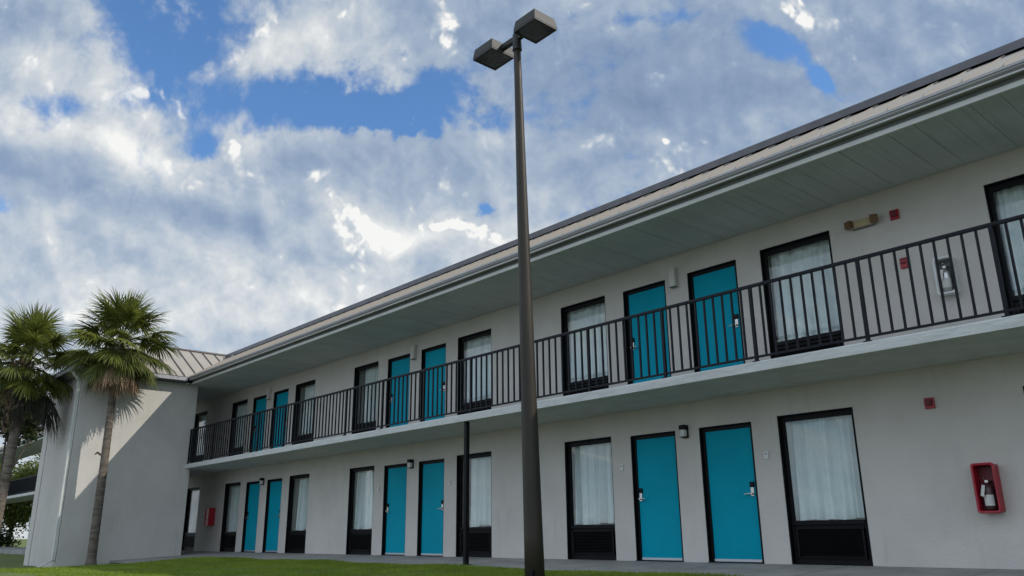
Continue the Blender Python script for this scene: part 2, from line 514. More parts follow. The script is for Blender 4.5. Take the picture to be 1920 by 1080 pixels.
def empty(name, loc, label, cat, group=None, rz=0.0):
    o = bpy.data.objects.new(name, None)
    COL.objects.link(o)
    o.empty_display_size = 0.2
    o.location = loc
    o.rotation_euler.z = rz
    return tag(o, label, cat, group)


def join_into(o, p):
    """adds p's faces to o's own mesh under a second material"""
    bm = bmesh.new()
    bm.from_mesh(o.data)
    k0 = len(bm.faces)
    bm.from_mesh(p.data)
    bm.faces.ensure_lookup_table()
    for f in bm.faces[k0:]:
        f.material_index = len(o.data.materials)
    bm.to_mesh(o.data)
    bm.free()
    o.data.materials.append(p.data.materials[0])
    bpy.data.objects.remove(p)


def kids(o):
    return [c for c in bpy.data.objects if c.parent == o]


def copy_tree(o, parent=None, loc=None):
    c = o.copy()
    COL.objects.link(c)
    if parent: c.parent = parent
    if loc is not None: c.location = loc
    for ch in kids(o):
        copy_tree(ch, c)
    return c


# ------------------------------------------------------------------ key dimensions (metres)
FLOOR2, UNDER = 2.685, 2.549
SLAB_Y = -1.54
SOFF_Z, SOFF_Y = 5.19, -1.72
EAVE_Y, EAVE_Z = -1.88, 5.40
RIDGE_Y, RIDGE_Z = 0.37, 6.73
PITCH = (RIDGE_Z - EAVE_Z) / (RIDGE_Y - EAVE_Y)
X_R, X_L = 5.0, -47.0
TX0, TX1, TY0, TY1 = -30.30, -26.50, -4.88, -1.40
CENTRES = [-0.295, -8.22, -16.15, -24.07, -31.99, -39.91]
H_WIN, H_DOOR = 2.145, 2.11
WIN_DX, WIN_W = 2.28, 1.20
DOOR_DX, DOOR_W = 0.735, 0.99


# ------------------------------------------------------------------ ground
def gz(x, y):
    def st(a, b, v):
        t = min(1, max(0, (v - a) / (b - a)))
        return t * t * (3 - 2 * t)
    z = -0.105 - 0.165 * st(-21.5, -26.0, x)
    if y < -1.6:
        z -= 0.022 * min(4.5, -1.6 - y)
        z += 0.045 * math.exp(-((y + 2.9) / 0.9) ** 2) * st(-25.0, -21.5, x) * (1 - 0.9 * st(-15.0, -10.0, x))
        z -= 0.85 * st(-7.2, -9.6, y)
        z += 0.012 * math.sin(1.3 * x + 0.7 * y) + 0.008 * math.sin(3.1 * x - 2.0 * y)
    return z


def grid_sheet(xs, ys, fz):
    mb = MB()
    for y in ys:
        for x in xs:
            mb.v.append((x, y, fz(x, y)))
    k = len(xs)
    for j in range(len(ys) - 1):
        for i in range(k - 1):
            a = j * k + i
            mb.f.append((a, a + 1, a + k + 1, a + k))
    return mb


xs = [-1500, -600, -250, -120, -80] + list(np.arange(-60, 10.1, 0.5)) + [20, 60, 200, 600, 1500]
ys = [-1500, -500, -200, -80, -40, -20, -14, -11] + list(np.arange(-10, -1.0, 0.25)) + [0, 2, 5, 10, 20, 50, 120, 300, 800, 1500]
g = grid_sheet(xs, ys, lambda x, y: gz(x, y) if abs(x) < 65 else -0.30 - (0.7 if y < -9.6 else 0))
tag(g.build('ground', M_SOIL, smooth=True), kind='structure')
lot = MB()
lot.box(-200, 60, -60, -9.9, -1.15, -1.02)
tag(lot.build('parking_lot', M_ASPH), kind='structure')
kerb = MB()
kerb.box(-200, 60, -9.9, -9.72, -1.2, -0.90)
tag(kerb.build('kerb', M_CONC, bevel=0.02), kind='structure')
wk = MB()
wk.prism_x([(0.0, 0.0), (-1.62, -0.09), (-1.64, -0.11), (-1.64, -0.5), (0.0, -0.5)], -62, 6)
tag(wk.build('walkway', M_CONC), kind='structure')
ld = MB()
ld.loft([[(-26.50, -1.64, -0.5), (-23.6, -1.64, -0.5), (-25.2, -3.45, -0.24), (-26.50, -3.45, -0.24)],
         [(-26.50, -1.64, -0.092), (-23.6, -1.64, -0.092), (-25.2, -3.45, -0.175), (-26.50, -3.45, -0.175)]])
tag(ld.build('landing_pavement', M_CONC), kind='structure')


def grass_blades():
    rng = np.random.default_rng(3)
    k = 150000
    x = rng.uniform(-27.5, -4.5, k); y = -1.66 - rng.random(k) ** 1.3 * 5.6
    keep = ~((x < -23.6) & (y > -3.5) & (x > -26.5) & (y > -1.64 - 1.81 * np.clip((-23.6 - x) / 1.6, 0, 1)))
    keep &= ~((x < TX1 + 0.02) & (y > TY0 - 0.02))
    x, y = x[keep], y[keep]
    k = len(x)
    z = np.array([gz(a, b) for a, b in zip(x, y)])
    patch = np.sin(1.9 * x + 0.6 * y) * np.sin(1.1 * y - 0.8 * x) * 0.5 + 0.5
    h = rng.uniform(0.022, 0.05, k) * (0.7 + 0.6 * patch)
    tall = rng.random(k) < 0.004
    h[tall] *= 2.4
    a = rng.uniform(0, 2 * np.pi, k); wd = rng.uniform(0.003, 0.0065, k)
    lx, ly = rng.normal(0, 0.4, k) * h, rng.normal(0, 0.4, k) * h
    V = np.empty((k, 3, 3), np.float32)
    V[:, 0] = np.stack([x - np.cos(a) * wd, y - np.sin(a) * wd, z - 0.004], 1)
    V[:, 1] = np.stack([x + np.cos(a) * wd, y + np.sin(a) * wd, z - 0.004], 1)
    V[:, 2] = np.stack([x + lx, y + ly, z + h], 1)
    me = bpy.data.meshes.new('grass')
    me.vertices.add(3 * k); me.loops.add(3 * k); me.polygons.add(k)
    me.vertices.foreach_set('co', V.ravel())
    me.loops.foreach_set('vertex_index', np.arange(3 * k, dtype=np.int32))
    me.polygons.foreach_set('loop_start', np.arange(0, 3 * k, 3, dtype=np.int32))
    me.update(calc_edges=True)
    me.materials.append(M_GRASS)
    o = bpy.data.objects.new('grass', me)
    COL.objects.link(o)
    tag(o, 'short green lawn grass in front of the motel walkway', 'grass', kind='stuff')


grass_blades()

# ------------------------------------------------------------------ motel building
BX = -15.0
motel = empty('motel_building', (BX, 0, 0), 'long two storey grey motel building with turquoise doors and black framed windows', 'building')


def mpart(mb, name, mt, parent=motel, **kw):
    return mb.build(name, mt, parent, loc=(-BX, 0, 0) if parent is motel else (0, 0, 0), **kw)


def openings():
    for c in CENTRES:
        for s in (-1, 1):
            yield c + s * WIN_DX, WIN_W, H_WIN, 'w'
            yield c + s * DOOR_DX, DOOR_W, H_DOOR, 'd'


def facade():
    mb = MB()
    ops = sorted((c - w / 2, c + w / 2, h) for c, w, h, _ in openings())
    ops = [o for o in ops if o[0] < X_R and o[1] > X_L]
    for zf, ztop in ((0.0, FLOOR2), (FLOOR2, SOFF_Z + 0.05)):
        x = X_L
        for a, b, h in ops:
            mb.face([(x, 0, zf), (a, 0, zf), (a, 0, ztop), (x, 0, ztop)])
            mb.face([(a, 0, zf + h), (b, 0, zf + h), (b, 0, ztop), (a, 0, ztop)])
            x = b
        mb.face([(x, 0, zf), (X_R, 0, zf), (X_R, 0, ztop), (x, 0, ztop)])
    mb.face([(X_L, 0, -0.5), (X_R, 0, -0.5), (X_R, 0, 0), (X_L, 0, 0)])
    # reveals, end and rear walls
    for zf in (0.0, FLOOR2):
        for a, b, h in ops:
            mb.face([(a, 0, zf), (a, 0, zf + h), (a, 0.36, zf + h), (a, 0.36, zf)])
            mb.face([(b, 0, zf), (b, 0.36, zf), (b, 0.36, zf + h), (b, 0, zf + h)])
            mb.face([(a, 0, zf + h), (b, 0, zf + h), (b, 0.36, zf + h), (a, 0.36, zf + h)])
    mb.face([(X_L, 0, -0.5), (X_L, 0, SOFF_Z), (X_L, 9, SOFF_Z), (X_L, 9, -0.5)])
    mb.face([(X_R, 0, -0.5), (X_R, 9, -0.5), (X_R, 9, SOFF_Z), (X_R, 0, SOFF_Z)])
    mb.face([(X_L, 9, -0.5), (X_L, 9, SOFF_Z), (X_R, 9, SOFF_Z), (X_R, 9, -0.5)])
    mb.face([(X_L, 0.9, -0.3), (X_R, 0.9, -0.3), (X_R, 0.9, SOFF_Z), (X_L, 0.9, SOFF_Z)])
    me = mpart(mb, 'wall', M_WALL)
    return me


facade()
sl = MB()
sl.prism_x([(SLAB_Y, UNDER), (0.0, UNDER), (0.0, FLOOR2), (SLAB_Y + 0.012, FLOOR2), (SLAB_Y, FLOOR2 - 0.02)], TX1 + 0.003, X_R)
sl.prism_x([(TY1 + 0.003, UNDER), (0.0, UNDER), (0.0, FLOOR2), (TY1 + 0.003, FLOOR2)], TX0, TX1)
sl.prism_x([(SLAB_Y, UNDER), (0.0, UNDER), (0.0, FLOOR2), (SLAB_Y, FLOOR2)], -62, TX0 - 0.003)
slab = mpart(sl, 'balcony_slab', M_SLAB)
sof = MB()
k = 0
x = X_R
while x > -62:
    x0 = max(x - 0.32, -62)
    dz = 0.002 * math.sin(k * 2.3)
    sof.box(x0 + 0.0025, x - 0.0025, SOFF_Y + 0.01, -0.012, SOFF_Z + dz, SOFF_Z + 0.02 + dz)
    x = x0
    k += 1
mpart(sof, 'soffit', M_SOFFIT)
sg = MB()
sg.box(-62, X_R, SOFF_Y + 0.01, 0.0, SOFF_Z + 0.03, SOFF_Z + 0.045)
mpart(sg, 'soffit_backing', M_SOFFITGAP)
EX = -26.15   # where the main eave meets the eave of the stair block
for a, b in ((EX, X_R), (-62, -30.65)):
    t = MB(); t.prism_x([(SOFF_Y - 0.02, SOFF_Z - 0.012), (SOFF_Y + 0.012, SOFF_Z - 0.012), (SOFF_Y + 0.012, SOFF_Z + 0.05), (SOFF_Y - 0.02, SOFF_Z + 0.05)], a, b)
    mpart(t, 'soffit_trim', M_TRIM)
    t = MB(); t.prism_x([(SOFF_Y - 0.005, SOFF_Z + 0.051), (SOFF_Y + 0.012, SOFF_Z + 0.051), (SOFF_Y + 0.012, EAVE_Z - 0.02), (SOFF_Y - 0.005, EAVE_Z - 0.02)], a, b)
    mpart(t, 'fascia', M_FASCIA)
    gt = MB()
    gt.prism_x([(SOFF_Y - 0.007, 5.312), (SOFF_Y - 0.007, EAVE_Z - 0.03), (EAVE_Y + 0.01, EAVE_Z - 0.012), (EAVE_Y - 0.004, EAVE_Z - 0.010), (EAVE_Y - 0.004, EAVE_Z - 0.03),
                (EAVE_Y + 0.010, EAVE_Z - 0.038), (EAVE_Y + 0.016, 5.345), (EAVE_Y + 0.045, 5.325), (EAVE_Y + 0.052, 5.312)][::-1], a, b)
    gl_ = MB()
    gl_.prism_x([(EAVE_Y + 0.038, 5.296), (EAVE_Y + 0.062, 5.296), (EAVE_Y + 0.062, 5.311), (EAVE_Y + 0.038, 5.311)], a, b)
    mpart(gl_, 'gutter_lip', M_TRIM)
    mpart(gt, 'gutter', M_GUTTER)


def zr(y):
    return EAVE_Z + (y - EAVE_Y) * PITCH


def main_roof():
    mb = MB()
    TH = 0.03
    yb = 2 * RIDGE_Y - EAVE_Y + 7
    tr = -28.40
    # front slope, cut by the valleys of the stair block roof
    def front(pts):
        mb.face([(x, y, zr(y)) for x, y in pts])
    front([(EX, EAVE_Y), (X_R + 0.3, EAVE_Y), (X_R + 0.3, RIDGE_Y), (tr, RIDGE_Y)])
    front([(-62, EAVE_Y), (-30.65, EAVE_Y), (tr, RIDGE_Y), (-62, RIDGE_Y)])
    # drip edge under the front lip and rear slope
    for a, b in ((EX, X_R + 0.3), (-62, -30.65)):
        mb.face([(a, EAVE_Y, zr(EAVE_Y)), (a, EAVE_Y, zr(EAVE_Y) - TH), (b, EAVE_Y, zr(EAVE_Y) - TH), (b, EAVE_Y, zr(EAVE_Y))])
        mb.face([(a, EAVE_Y, zr(EAVE_Y) - TH), (a, SOFF_Y, zr(EAVE_Y) - TH), (b, SOFF_Y, zr(EAVE_Y) - TH), (b, EAVE_Y, zr(EAVE_Y) - TH)])
    mb.face([(-62, RIDGE_Y, RIDGE_Z), (X_R + 0.3, RIDGE_Y, RIDGE_Z), (X_R + 0.3, 9.4, SOFF_Z), (-62, 9.4, SOFF_Z)])
    ro = mpart(mb, 'roof', M_ROOF)
    # raised seams run up the slope
    sm = MB()
    x = X_R
    x = -2.66 + 0.435 * 18
    while x > -62:
        y1 = RIDGE_Y - 0.10
        y0 = EAVE_Y + 0.005
        if -30.65 < x < EX:
            # starts at the valley
            y0 = EAVE_Y + (EX - x if x > -28.4 else x + 30.65) + 0.02
        if y1 - y0 > 0.1:
            h = 0.026
            sm.loft([[(x - 0.011, y0, zr(y0)), (x + 0.011, y0, zr(y0)), (x + 0.008, y0 + 0.04, zr(y0 + 0.04) + h), (x - 0.008, y0 + 0.04, zr(y0 + 0.04) + h)],
                     [(x - 0.011, y1, zr(y1)), (x + 0.011, y1, zr(y1)), (x + 0.008, y1, zr(y1) + h), (x - 0.008, y1, zr(y1) + h)]])
        x -= 0.435
    join_into(ro, sm.build('seams', M_SEAM))
    rc = MB()
    yc = 0.10
    zc = zr(yc) + 0.045
    rc.loft([[(-28.2, yc, zc), (-28.2, yc, zc + 0.125), (-28.2, RIDGE_Y, RIDGE_Z + 0.16), (-28.2, 2 * RIDGE_Y - yc, zc + 0.125), (-28.2, 2 * RIDGE_Y - yc, zc), (-28.2, RIDGE_Y, RIDGE_Z + 0.05)],
             [(X_R + .3, yc, zc), (X_R + .3, yc, zc + 0.125), (X_R + .3, RIDGE_Y, RIDGE_Z + 0.16), (X_R + .3, 2 * RIDGE_Y - yc, zc + 0.125), (X_R + .3, 2 * RIDGE_Y - yc, zc), (X_R + .3, RIDGE_Y, RIDGE_Z + 0.05)]])
    rc.build('ridge_cap', M_RIDGE, ro)


main_roof()


# ---- windows and doors: one of each kind, then copies
def curtain_mesh(seed):
    rng = random.Random(seed)
    W, z0, z1 = 1.14, 0.60, 2.10
    nx = 84
    ph = [rng.uniform(0, 6.28) for _ in range(6)]
    gap = rng.uniform(-0.3, 0.35)
    rows = [z1, 2.0, 1.8, 1.5, 1.2, 0.95, 0.75, 0.742, 0.735, 0.66, z0]
    mb = MB()
    for z in rows:
        t = (z1 - z) / (z1 - z0)
        for i in range(nx + 1):
            s = i / nx
            x = (s - 0.5) * W
            amp = 0.034 + 0.030 * t
            dens = 1.0 + 0.9 * math.exp(-((x - gap) / 0.22) ** 2)
            y = amp * ((1.3 - 2.2 * abs(math.sin(17 * x + ph[0] + 1.3 * math.sin(5 * x + ph[1]) + 0.5 * t))) * 0.75 * dens
                       + math.sin(71 * x + ph[2] + 0.8 * t) * 0.4 + math.sin(13 * x + ph[3] - t) * 0.6)
            if z < 0.745: y -= 0.005
            zz = z
            if z <= z0 + 0.01:
                zz = z0 + 0.015 + (0.018 if x > gap else 0.0) + 0.006 * math.sin(20 * x + ph[4])
            mb.v.append((x + 0.006 * math.sin(3 * t + ph[5]), 0.245 + y, zz))
    k = nx + 1
    for j in range(len(rows) - 1):
        for i in range(nx):
            a = j * k + i
            mb.f.append((a, a + k, a + k + 1, a + 1))
    return mb


def ring(mb, x0, x1, z0, z1, y0, y1, fs, ft, fb):
    mb.box(x0, x0 + fs, y0, y1, z0, z1)
    mb.box(x1 - fs, x1, y0, y1, z0, z1)
    mb.box(x0 + fs, x1 - fs, y0, y1, z1 - ft, z1)
    if fb: mb.box(x0 + fs, x1 - fs, y0, y1, z0, z0 + fb)


def make_window():
    w = WIN_W / 2
    mb = MB()
    # black liner of the opening, the sash frame, the transom bar over the air conditioner
    ring(mb, -w + 0.002, w - 0.002, 0.0, H_WIN - 0.002, 0.004, 0.085, 0.014, 0.016, 0)
    ring(mb, -w + 0.016, w - 0.016, 0.0, H_WIN - 0.018, 0.07, 0.13, 0.05, 0.075, 0.05)
    mb.box(-w + 0.066, w - 0.066, 0.055, 0.13, 0.545, 0.605)
    win = mb.build('window', M_BLACK, bevel=0.003)
    gl = MB()
    gl.box(-w + 0.066, w - 0.066, 0.098, 0.104, 0.605, H_WIN - 0.093)
    gl.build('glass', M_GLASS, win)
    cu = curtain_mesh(1).build('curtain', M_CURTAIN, win, smooth=True)
    gr = MB()
    gr.box(-w + 0.066, w - 0.066, 0.09, 0.12, 0.05, 0.545)
    gr.box(-w + 0.09, w - 0.09, 0.045, 0.09, 0.09, 0.105)
    gr.box(-w + 0.09, w - 0.09, 0.045, 0.09, 0.485, 0.50)
    for s in (-1, 1):
        gr.box(s * (w - 0.105) - 0.015, s * (w - 0.105) + 0.015, 0.045, 0.09, 0.105, 0.485)
    z = 0.125
    while z < 0.47:
        mb2 = [(-w + 0.12, 0.05, z), (w - 0.12, 0.05, z), (w - 0.12, 0.088, z + 0.016), (-w + 0.12, 0.088, z + 0.016)]
        gr.loft([[mb2[0], mb2[1], mb2[2], mb2[3]], [(p[0], p[1], p[2] + 0.005) for p in mb2]])
        z += 0.026
    gr.build('air_conditioner_grille', M_BLACK, win)
    return win


def make_door(side):
    w = DOOR_W / 2
    mb = MB()
    mb.box(-w + 0.072, w - 0.072, 0.075, 0.12, 0.022, H_DOOR - 0.075)
    d = mb.build('door', M_DOOR, bevel=0.003)
    fr = MB()
    ring(fr, -w + 0.002, w - 0.002, 0.0, H_DOOR - 0.002, 0.003, 0.075, 0.014, 0.016, 0)
    ring(fr, -w + 0.016, w - 0.016, 0.0, H_DOOR - 0.018, 0.06, 0.14, 0.055, 0.056, 0)
    fr.build('door_frame', M_BLACK, d, bevel=0.003)
    th = MB(); th.box(-w + 0.002, w - 0.002, -0.02, 0.14, 0.0, 0.012)
    th.build('threshold', M_BLACK, d)
    sw = MB(); sw.box(-w + 0.076, w - 0.076, 0.062, 0.074, 0.018, 0.055)
    sw.build('door_sweep', M_SWEEP, d)
    # electronic lock: black cover over a plate, and a lever
    x = side * (w - 0.125)
    lk = MB()
    lk.box(x - 0.035, x + 0.035, 0.045, 0.074, 1.12, 1.20)
    lk.build('lock_cover', M_BLACK, d, bevel=0.006)
    hd = MB()
    hd.box(x - 0.026, x + 0.026, 0.055, 0.074, 0.985, 1.115)
    hd.tube([(x, 0.055, 1.02), (x, 0.012, 1.02)], 0.017, 12)
    hd.tube([(x, 0.016, 1.02), (x - side * 0.05, 0.012, 1.022), (x - side * 0.125, 0.016, 1.016)], [0.012, 0.010, 0.008], 10)
    hd.build('handle', M_CHROME, d)
    return d


win0 = make_window()
cur_meshes = [curtain_mesh(s).build('curtain', M_CURTAIN, smooth=True) for s in (11, 23, 37, 51, 64)]
cur_data = [o.data for o in cur_meshes]
for o in cur_meshes:
    bpy.data.objects.remove(o)
doors = {-1: make_door(-1), 1: make_door(1)}
first = {'w': True, -1: True, 1: True}
k = 0
for zf in (0.0, FLOOR2):
    for c in CENTRES:
        for s in (-1, 1):
            for kind, dx in (('w', WIN_DX), ('d', DOOR_DX)):
                xx = c + s * dx
                key = 'w' if kind == 'w' else s
                src = win0 if kind == 'w' else doors[s]
                if not (-33 < xx < X_R - 0.7) and not (kind == 'w' and xx > -47):
                    if not (X_L + 0.7 < xx < X_R - 0.7):
                        continue
                loc = (xx - BX, 0, zf)
                if first[key]:
                    first[key] = False
                    o = src
                    o.parent = motel
                    o.location = loc
                else:
                    o = copy_tree(src, motel, loc)
                if kind == 'w':
                    for ch in kids(o):
                        if ch.name.startswith('curtain'):
                            ch.data = cur_data[k % 5]
                            k += 1
                            if k in (6, 8, 20, 17):      # pulled a little aside
                                ch.scale.x = 0.84
                                ch.location.x = 0.09

# ------------------------------------------------------------------ stair block with hip roof
TCX = -28.40
tower = empty('stair_block', (TCX, -3.1, 0), 'pale windowless block with hip roof at the left end of the motel walkway', 'building')


def tpart(mb, name, mt, parent=None, **kw):
    if parent is None:
        return mb.build(name, mt, tower, loc=(-TCX, 3.1, 0), **kw)
    return mb.build(name, mt, parent, **kw)


tw = MB()
sx0, sx1 = -29.73, -29.63     # the tall groove in the front face
tw.box(TX0, sx0, TY0, TY1, -0.6, 5.20)
tw.box(sx1, TX1, TY0, TY1, -0.6, 5.20)
tw.box(sx0, sx1, TY0 + 0.07, TY1 - 0.05, -0.6, 5.20)
tpart(tw, 'wall', M_TOWER)
ts = MB()
E0, E1, EF = -30.65, -26.15, -5.23
ts.box(E0 + 0.12, E1 - 0.12, EF + 0.12, SOFF_Y - 0.03, 5.202, 5.225)
tpart(ts, 'soffit', M_SOFFIT)
# eave fascia and gutter round three sides
def eave_run(mb, p, q, nrm, z0, z1, out0, out1):
    p, q, nrm = Vector((*p, 0)), Vector((*q, 0)), Vector((*nrm, 0))
    r = []
    for e in (p, q):
        r.append([e + nrm * out0 + Vector((0, 0, z0)), e + nrm * out1 + Vector((0, 0, z0)), e + nrm * out1 + Vector((0, 0, z1)), e + nrm * out0 + Vector((0, 0, z1))])
    mb.loft(r)


fa, gu, dk = MB(), MB(), MB()
eave_run(fa, (E1, EAVE_Y), (E1, EF + 0.13), (1, 0), 5.19, 5.385, -0.16, -0.12)
eave_run(fa, (E0, EAVE_Y), (E0, EF + 0.13), (-1, 0), 5.19, 5.385, -0.16, -0.12)
eave_run(fa, (E0 + 0.12, EF), (E1 - 0.12, EF), (0, -1), 5.188, 5.383, -0.16, -0.12)
tpart(fa, 'fascia', M_FASCIA)
eave_run(gu, (E1, EAVE_Y), (E1, EF), (1, 0), 5.275, 5.388, -0.118, 0.0)
eave_run(gu, (E0, EAVE_Y), (E0, EF), (-1, 0), 5.275, 5.388, -0.118, 0.0)
eave_run(gu, (E0 + 0.118, EF), (E1 - 0.118, EF), (0, -1), 5.275, 5.386, -0.118, 0.0)
tpart(gu, 'gutter', M_GUTTER)
hp = EF + (E1 - TCX)
tr = MB()
zE, zR = EAVE_Z + 0.004, RIDGE_Z + 0.004
tr.face([(E1, EAVE_Y, zE), (E1, EF, zE), (TCX, hp, zR), (TCX, RIDGE_Y, zR)][::-1])
tr.face([(E0, EAVE_Y, zE), (TCX, RIDGE_Y, zR), (TCX, hp, zR), (E0, EF, zE)][::-1])
tr.face([(E0, EF, zE), (E1, EF, zE), (TCX, hp, zR)])
troof = tpart(tr, 'roof', M_ROOF)
seam = MB()
def seam_line(a, b, h=0.04, w=0.012):
    a, b = Vector(a), Vector(b)
    d = (b - a).normalized(); s = d.cross(Vector((0, 0, 1))).normalized() * w; u = Vector((0, 0, h))
    seam.loft([[a - s, a + s, a + s + u, a - s + u], [b - s, b + s, b + s + u, b - s + u]])
y = -1.56 + 0.435 * 4
while y > EF + 0.1:
    for e, sg in ((E1, 1), (E0, -1)):
        lo_x = e
        top_x = TCX
        if y < hp: top_x = e - sg * (y - EF)
        if y > EAVE_Y: lo_x = e - sg * (y - EAVE_Y)
        if abs(lo_x - top_x) > 0.15:
            za = zE + (abs(lo_x - e)) * PITCH; zb = zE + abs(top_x - e) * PITCH
            seam_line((lo_x, y, za), (top_x, y, zb))
    y -= 0.435
x = E0 + 0.3
while x < E1 - 0.1:
    t = min(x - E0, E1 - x)
    seam_line((x, EF, zE), (x, EF + t, zE + t * PITCH))
    x += 0.435
join_into(troof, seam.build('seams', M_SEAMDARK))
rg = MB()
rg.tube([(TCX, hp - 0.02, zR + 0.02), (TCX, RIDGE_Y, zR + 0.02)], 0.05, 8)
rg.tube([(TCX, hp, zR + 0.02), (E1, EF, zE + 0.02)], 0.04, 8)
rg.tube([(TCX, hp, zR + 0.02), (E0, EF, zE + 0.02)], 0.04, 8)
rg.build('ridge_cap', M_SEAMDARK, troof)
dp = MB()
px_, py_ = -26.60, TY0 - 0.055
dp.box(px_ - 0.06, px_ + 0.06, py_ - 0.045, py_ + 0.04, -0.14, 5.0)
dp.loft([[(px_ - 0.06, py_ - 0.045, 5.0), (px_ + 0.06, py_ - 0.045, 5.0), (px_ + 0.06, py_ + 0.04, 5.0), (px_ - 0.06, py_ + 0.04, 5.0)],
         [(px_ - 0.06, EF + 0.02, 5.27), (px_ + 0.06, EF + 0.02, 5.27), (px_ + 0.06, EF + 0.1, 5.27), (px_ - 0.06, EF + 0.1, 5.27)]])
dp.loft([[(px_ - 0.06, py_ - 0.045, -0.14), (px_ + 0.06, py_ - 0.045, -0.14), (px_ + 0.06, py_ + 0.04, -0.14), (px_ - 0.06, py_ + 0.04, -0.14)],
         [(px_ - 0.32, py_ - 0.28, -0.34), (px_ - 0.24, py_ - 0.34, -0.34), (px_ - 0.2, py_ - 0.26, -0.25), (px_ - 0.28, py_ - 0.2, -0.25)]])
tpart(dp, 'downspout', M_TRIM, bevel=0.006)
st = MB(); st.box(-29.70, -29.66, TY0 + 0.045, TY0 + 0.0695, 1.25, 2.35)
tpart(st, 'slit_vent', M_BLACK)
cd = MB(); cd.tube([(-29.68, TY0 + 0.04, -0.3), (-29.68, TY0 + 0.04, 1.25)], 0.012, 8)
tpart(cd, 'conduit', M_FASCIA)
hk = MB(); hk.tube([(-29.35, TY0, 4.62), (-29.35, TY0 - 0.10, 4.63), (-29.28, TY0 - 0.20, 4.58)], [0.03, 0.02, 0.045], 8)
tpart(hk, 'wall_bracket', M_BLACK)

# ------------------------------------------------------------------ balcony railing
RY = -1.50
rail = empty('balcony_railing', (BX, RY, FLOOR2), 'long black metal balcony railing of vertical bars on the upper walkway', 'railing')
X_RAIL0, X_RAIL1 = -26.46, 1.9


def rpart(mb, name, **kw):
    return mb.build(name, M_RAIL, rail, loc=(-BX, -RY, -FLOOR2), **kw)


rpart(MB().box(X_RAIL0, X_RAIL1, RY - 0.024, RY + 0.024, 3.742, 3.785), 'top_rail', bevel=0.006)
rpart(MB().box(X_RAIL0, X_RAIL1, RY - 0.016, RY + 0.016, 2.738, 2.768), 'bottom_rail', bevel=0.004)
posts = [-4.32 - 1.558 * i for i in range(-4, 15)]
posts = [p for p in posts if p > X_RAIL0 + 0.3] + [X_RAIL0 + 0.03]
post0 = MB().box(-0.021, 0.021, -0.021, 0.021, 0.0, 1.058).box(-0.05, 0.05, -0.034, 0.05, 0.0, 0.012).build('post', M_RAIL, rail)
bal0 = MB().box(-0.0130, 0.0130, -0.0130, 0.0130, 0.075, 1.06).build('baluster', M_RAIL, rail)
xs_b = []
for a, b in zip(posts[:-1], posts[1:]):
    nb = max(1, round((a - b) / 0.1558))
    for i in range(1, nb):
        xs_b.append(a + (b - a) * i / nb)
xs_b = [x for x in xs_b if x < -1.9]
post_vis = [p for p in posts]
for i, p in enumerate(post_vis):
    o = post0 if i == 0 else post0.copy()
    if i:
        COL.objects.link(o)
    o.parent = rail
    o.location = (p - BX, 0, 0)
for i, p in enumerate(xs_b[:100]):
    o = bal0 if i == 0 else bal0.copy()
    if i:
        COL.objects.link(o)
    o.parent = rail
    o.location = (p - BX, 0, 0)
rest = MB()
for p in xs_b[100:]:
    rest.box(p - 0.013, p + 0.013, RY - 0.013, RY + 0.013, 2.76, 3.745)
o = rpart(rest, 'balusters')
o['kind'] = 'stuff'

far = empty('balcony_railing', (-50, RY, FLOOR2), 'dark far balcony railing beyond the pale block at the far left', 'railing')
fb = MB()
fb.box(-61.5, -30.8, RY - 0.024, RY + 0.024, 3.46, 3.50).box(-61.5, -30.8, RY - 0.016, RY + 0.016, 2.74, 2.77)
fb.build('rails', M_RAIL, far, loc=(50, -RY, -FLOOR2))
fb = MB()
x = -31.0
while x > -61.5:
    fb.box(x - 0.014, x + 0.014, RY - 0.014, RY + 0.014, 2.70, 3.47)
    x -= 0.1558
o = fb.build('balusters', M_RAIL, far, loc=(50, -RY, -FLOOR2))
o['kind'] = 'stuff'

# support post
sp = MB()
sp.box(-0.04, 0.04, -0.04, 0.04, 0.0, UNDER + 0.078)
po = sp.build('support_post', M_BLACK, loc=(-12.31, -1.44, -0.078), bevel=0.006)
tag(po, 'square black post holding up the balcony slab above the walkway', 'post')
pb = MB(); pb.box(-0.075, 0.075, -0.075, 0.075, 0.0, 0.014)
pb.build('base_plate', M_BLACK, po)

# ------------------------------------------------------------------ small things on the facade
PAIRS = {-8.22: 'nearest', -16.15: 'middle', -24.07: 'farthest'}
proto = {}


def once(key, maker, loc, label, cat, group):
    if key in proto:
        o = copy_tree(proto[key])
    else:
        o = maker()
        proto[key] = o
    o.location = loc
    return tag(o, label, cat, group)


def lantern():
    b = MB().box(-0.055, 0.055, -0.03, 0.0, -0.105, 0.105)
    b.box(-0.055, 0.055, -0.12, -0.03, 0.03, 0.105)
    o = b.build('wall_lantern', M_BLACK, bevel=0.004)
    MB().box(-0.043, 0.043, -0.108, -0.031, -0.085, 0.029).build('lamp_glass', M_WHITE, o, bevel=0.008)
    MB().box(-0.05, 0.05, -0.112, -0.031, -0.098, -0.086).build('lamp_rim', M_BLACK, o)
    return o


def sconce():
    b = MB().box(-0.075, 0.075, -0.025, 0.0, -0.18, 0.18)
    o = b.build('wall_sconce', M_BEIGE2, bevel=0.004)
    MB().box(-0.06, 0.06, -0.10, -0.026, -0.17, 0.17).build('lamp_cover', M_SHADE, o, bevel=0.012)
    MB().box(-0.064, 0.064, -0.104, -0.026, -0.182, -0.171).build('lamp_rim', M_FASCIA, o)
    return o


M_BEIGE2 = mat('ivory_plate', (0.50, 0.49, 0.45), 0.5)
M_SHADE = mat('ivory_cover', (0.62, 0.61, 0.56), 0.4, 0.04, 5)


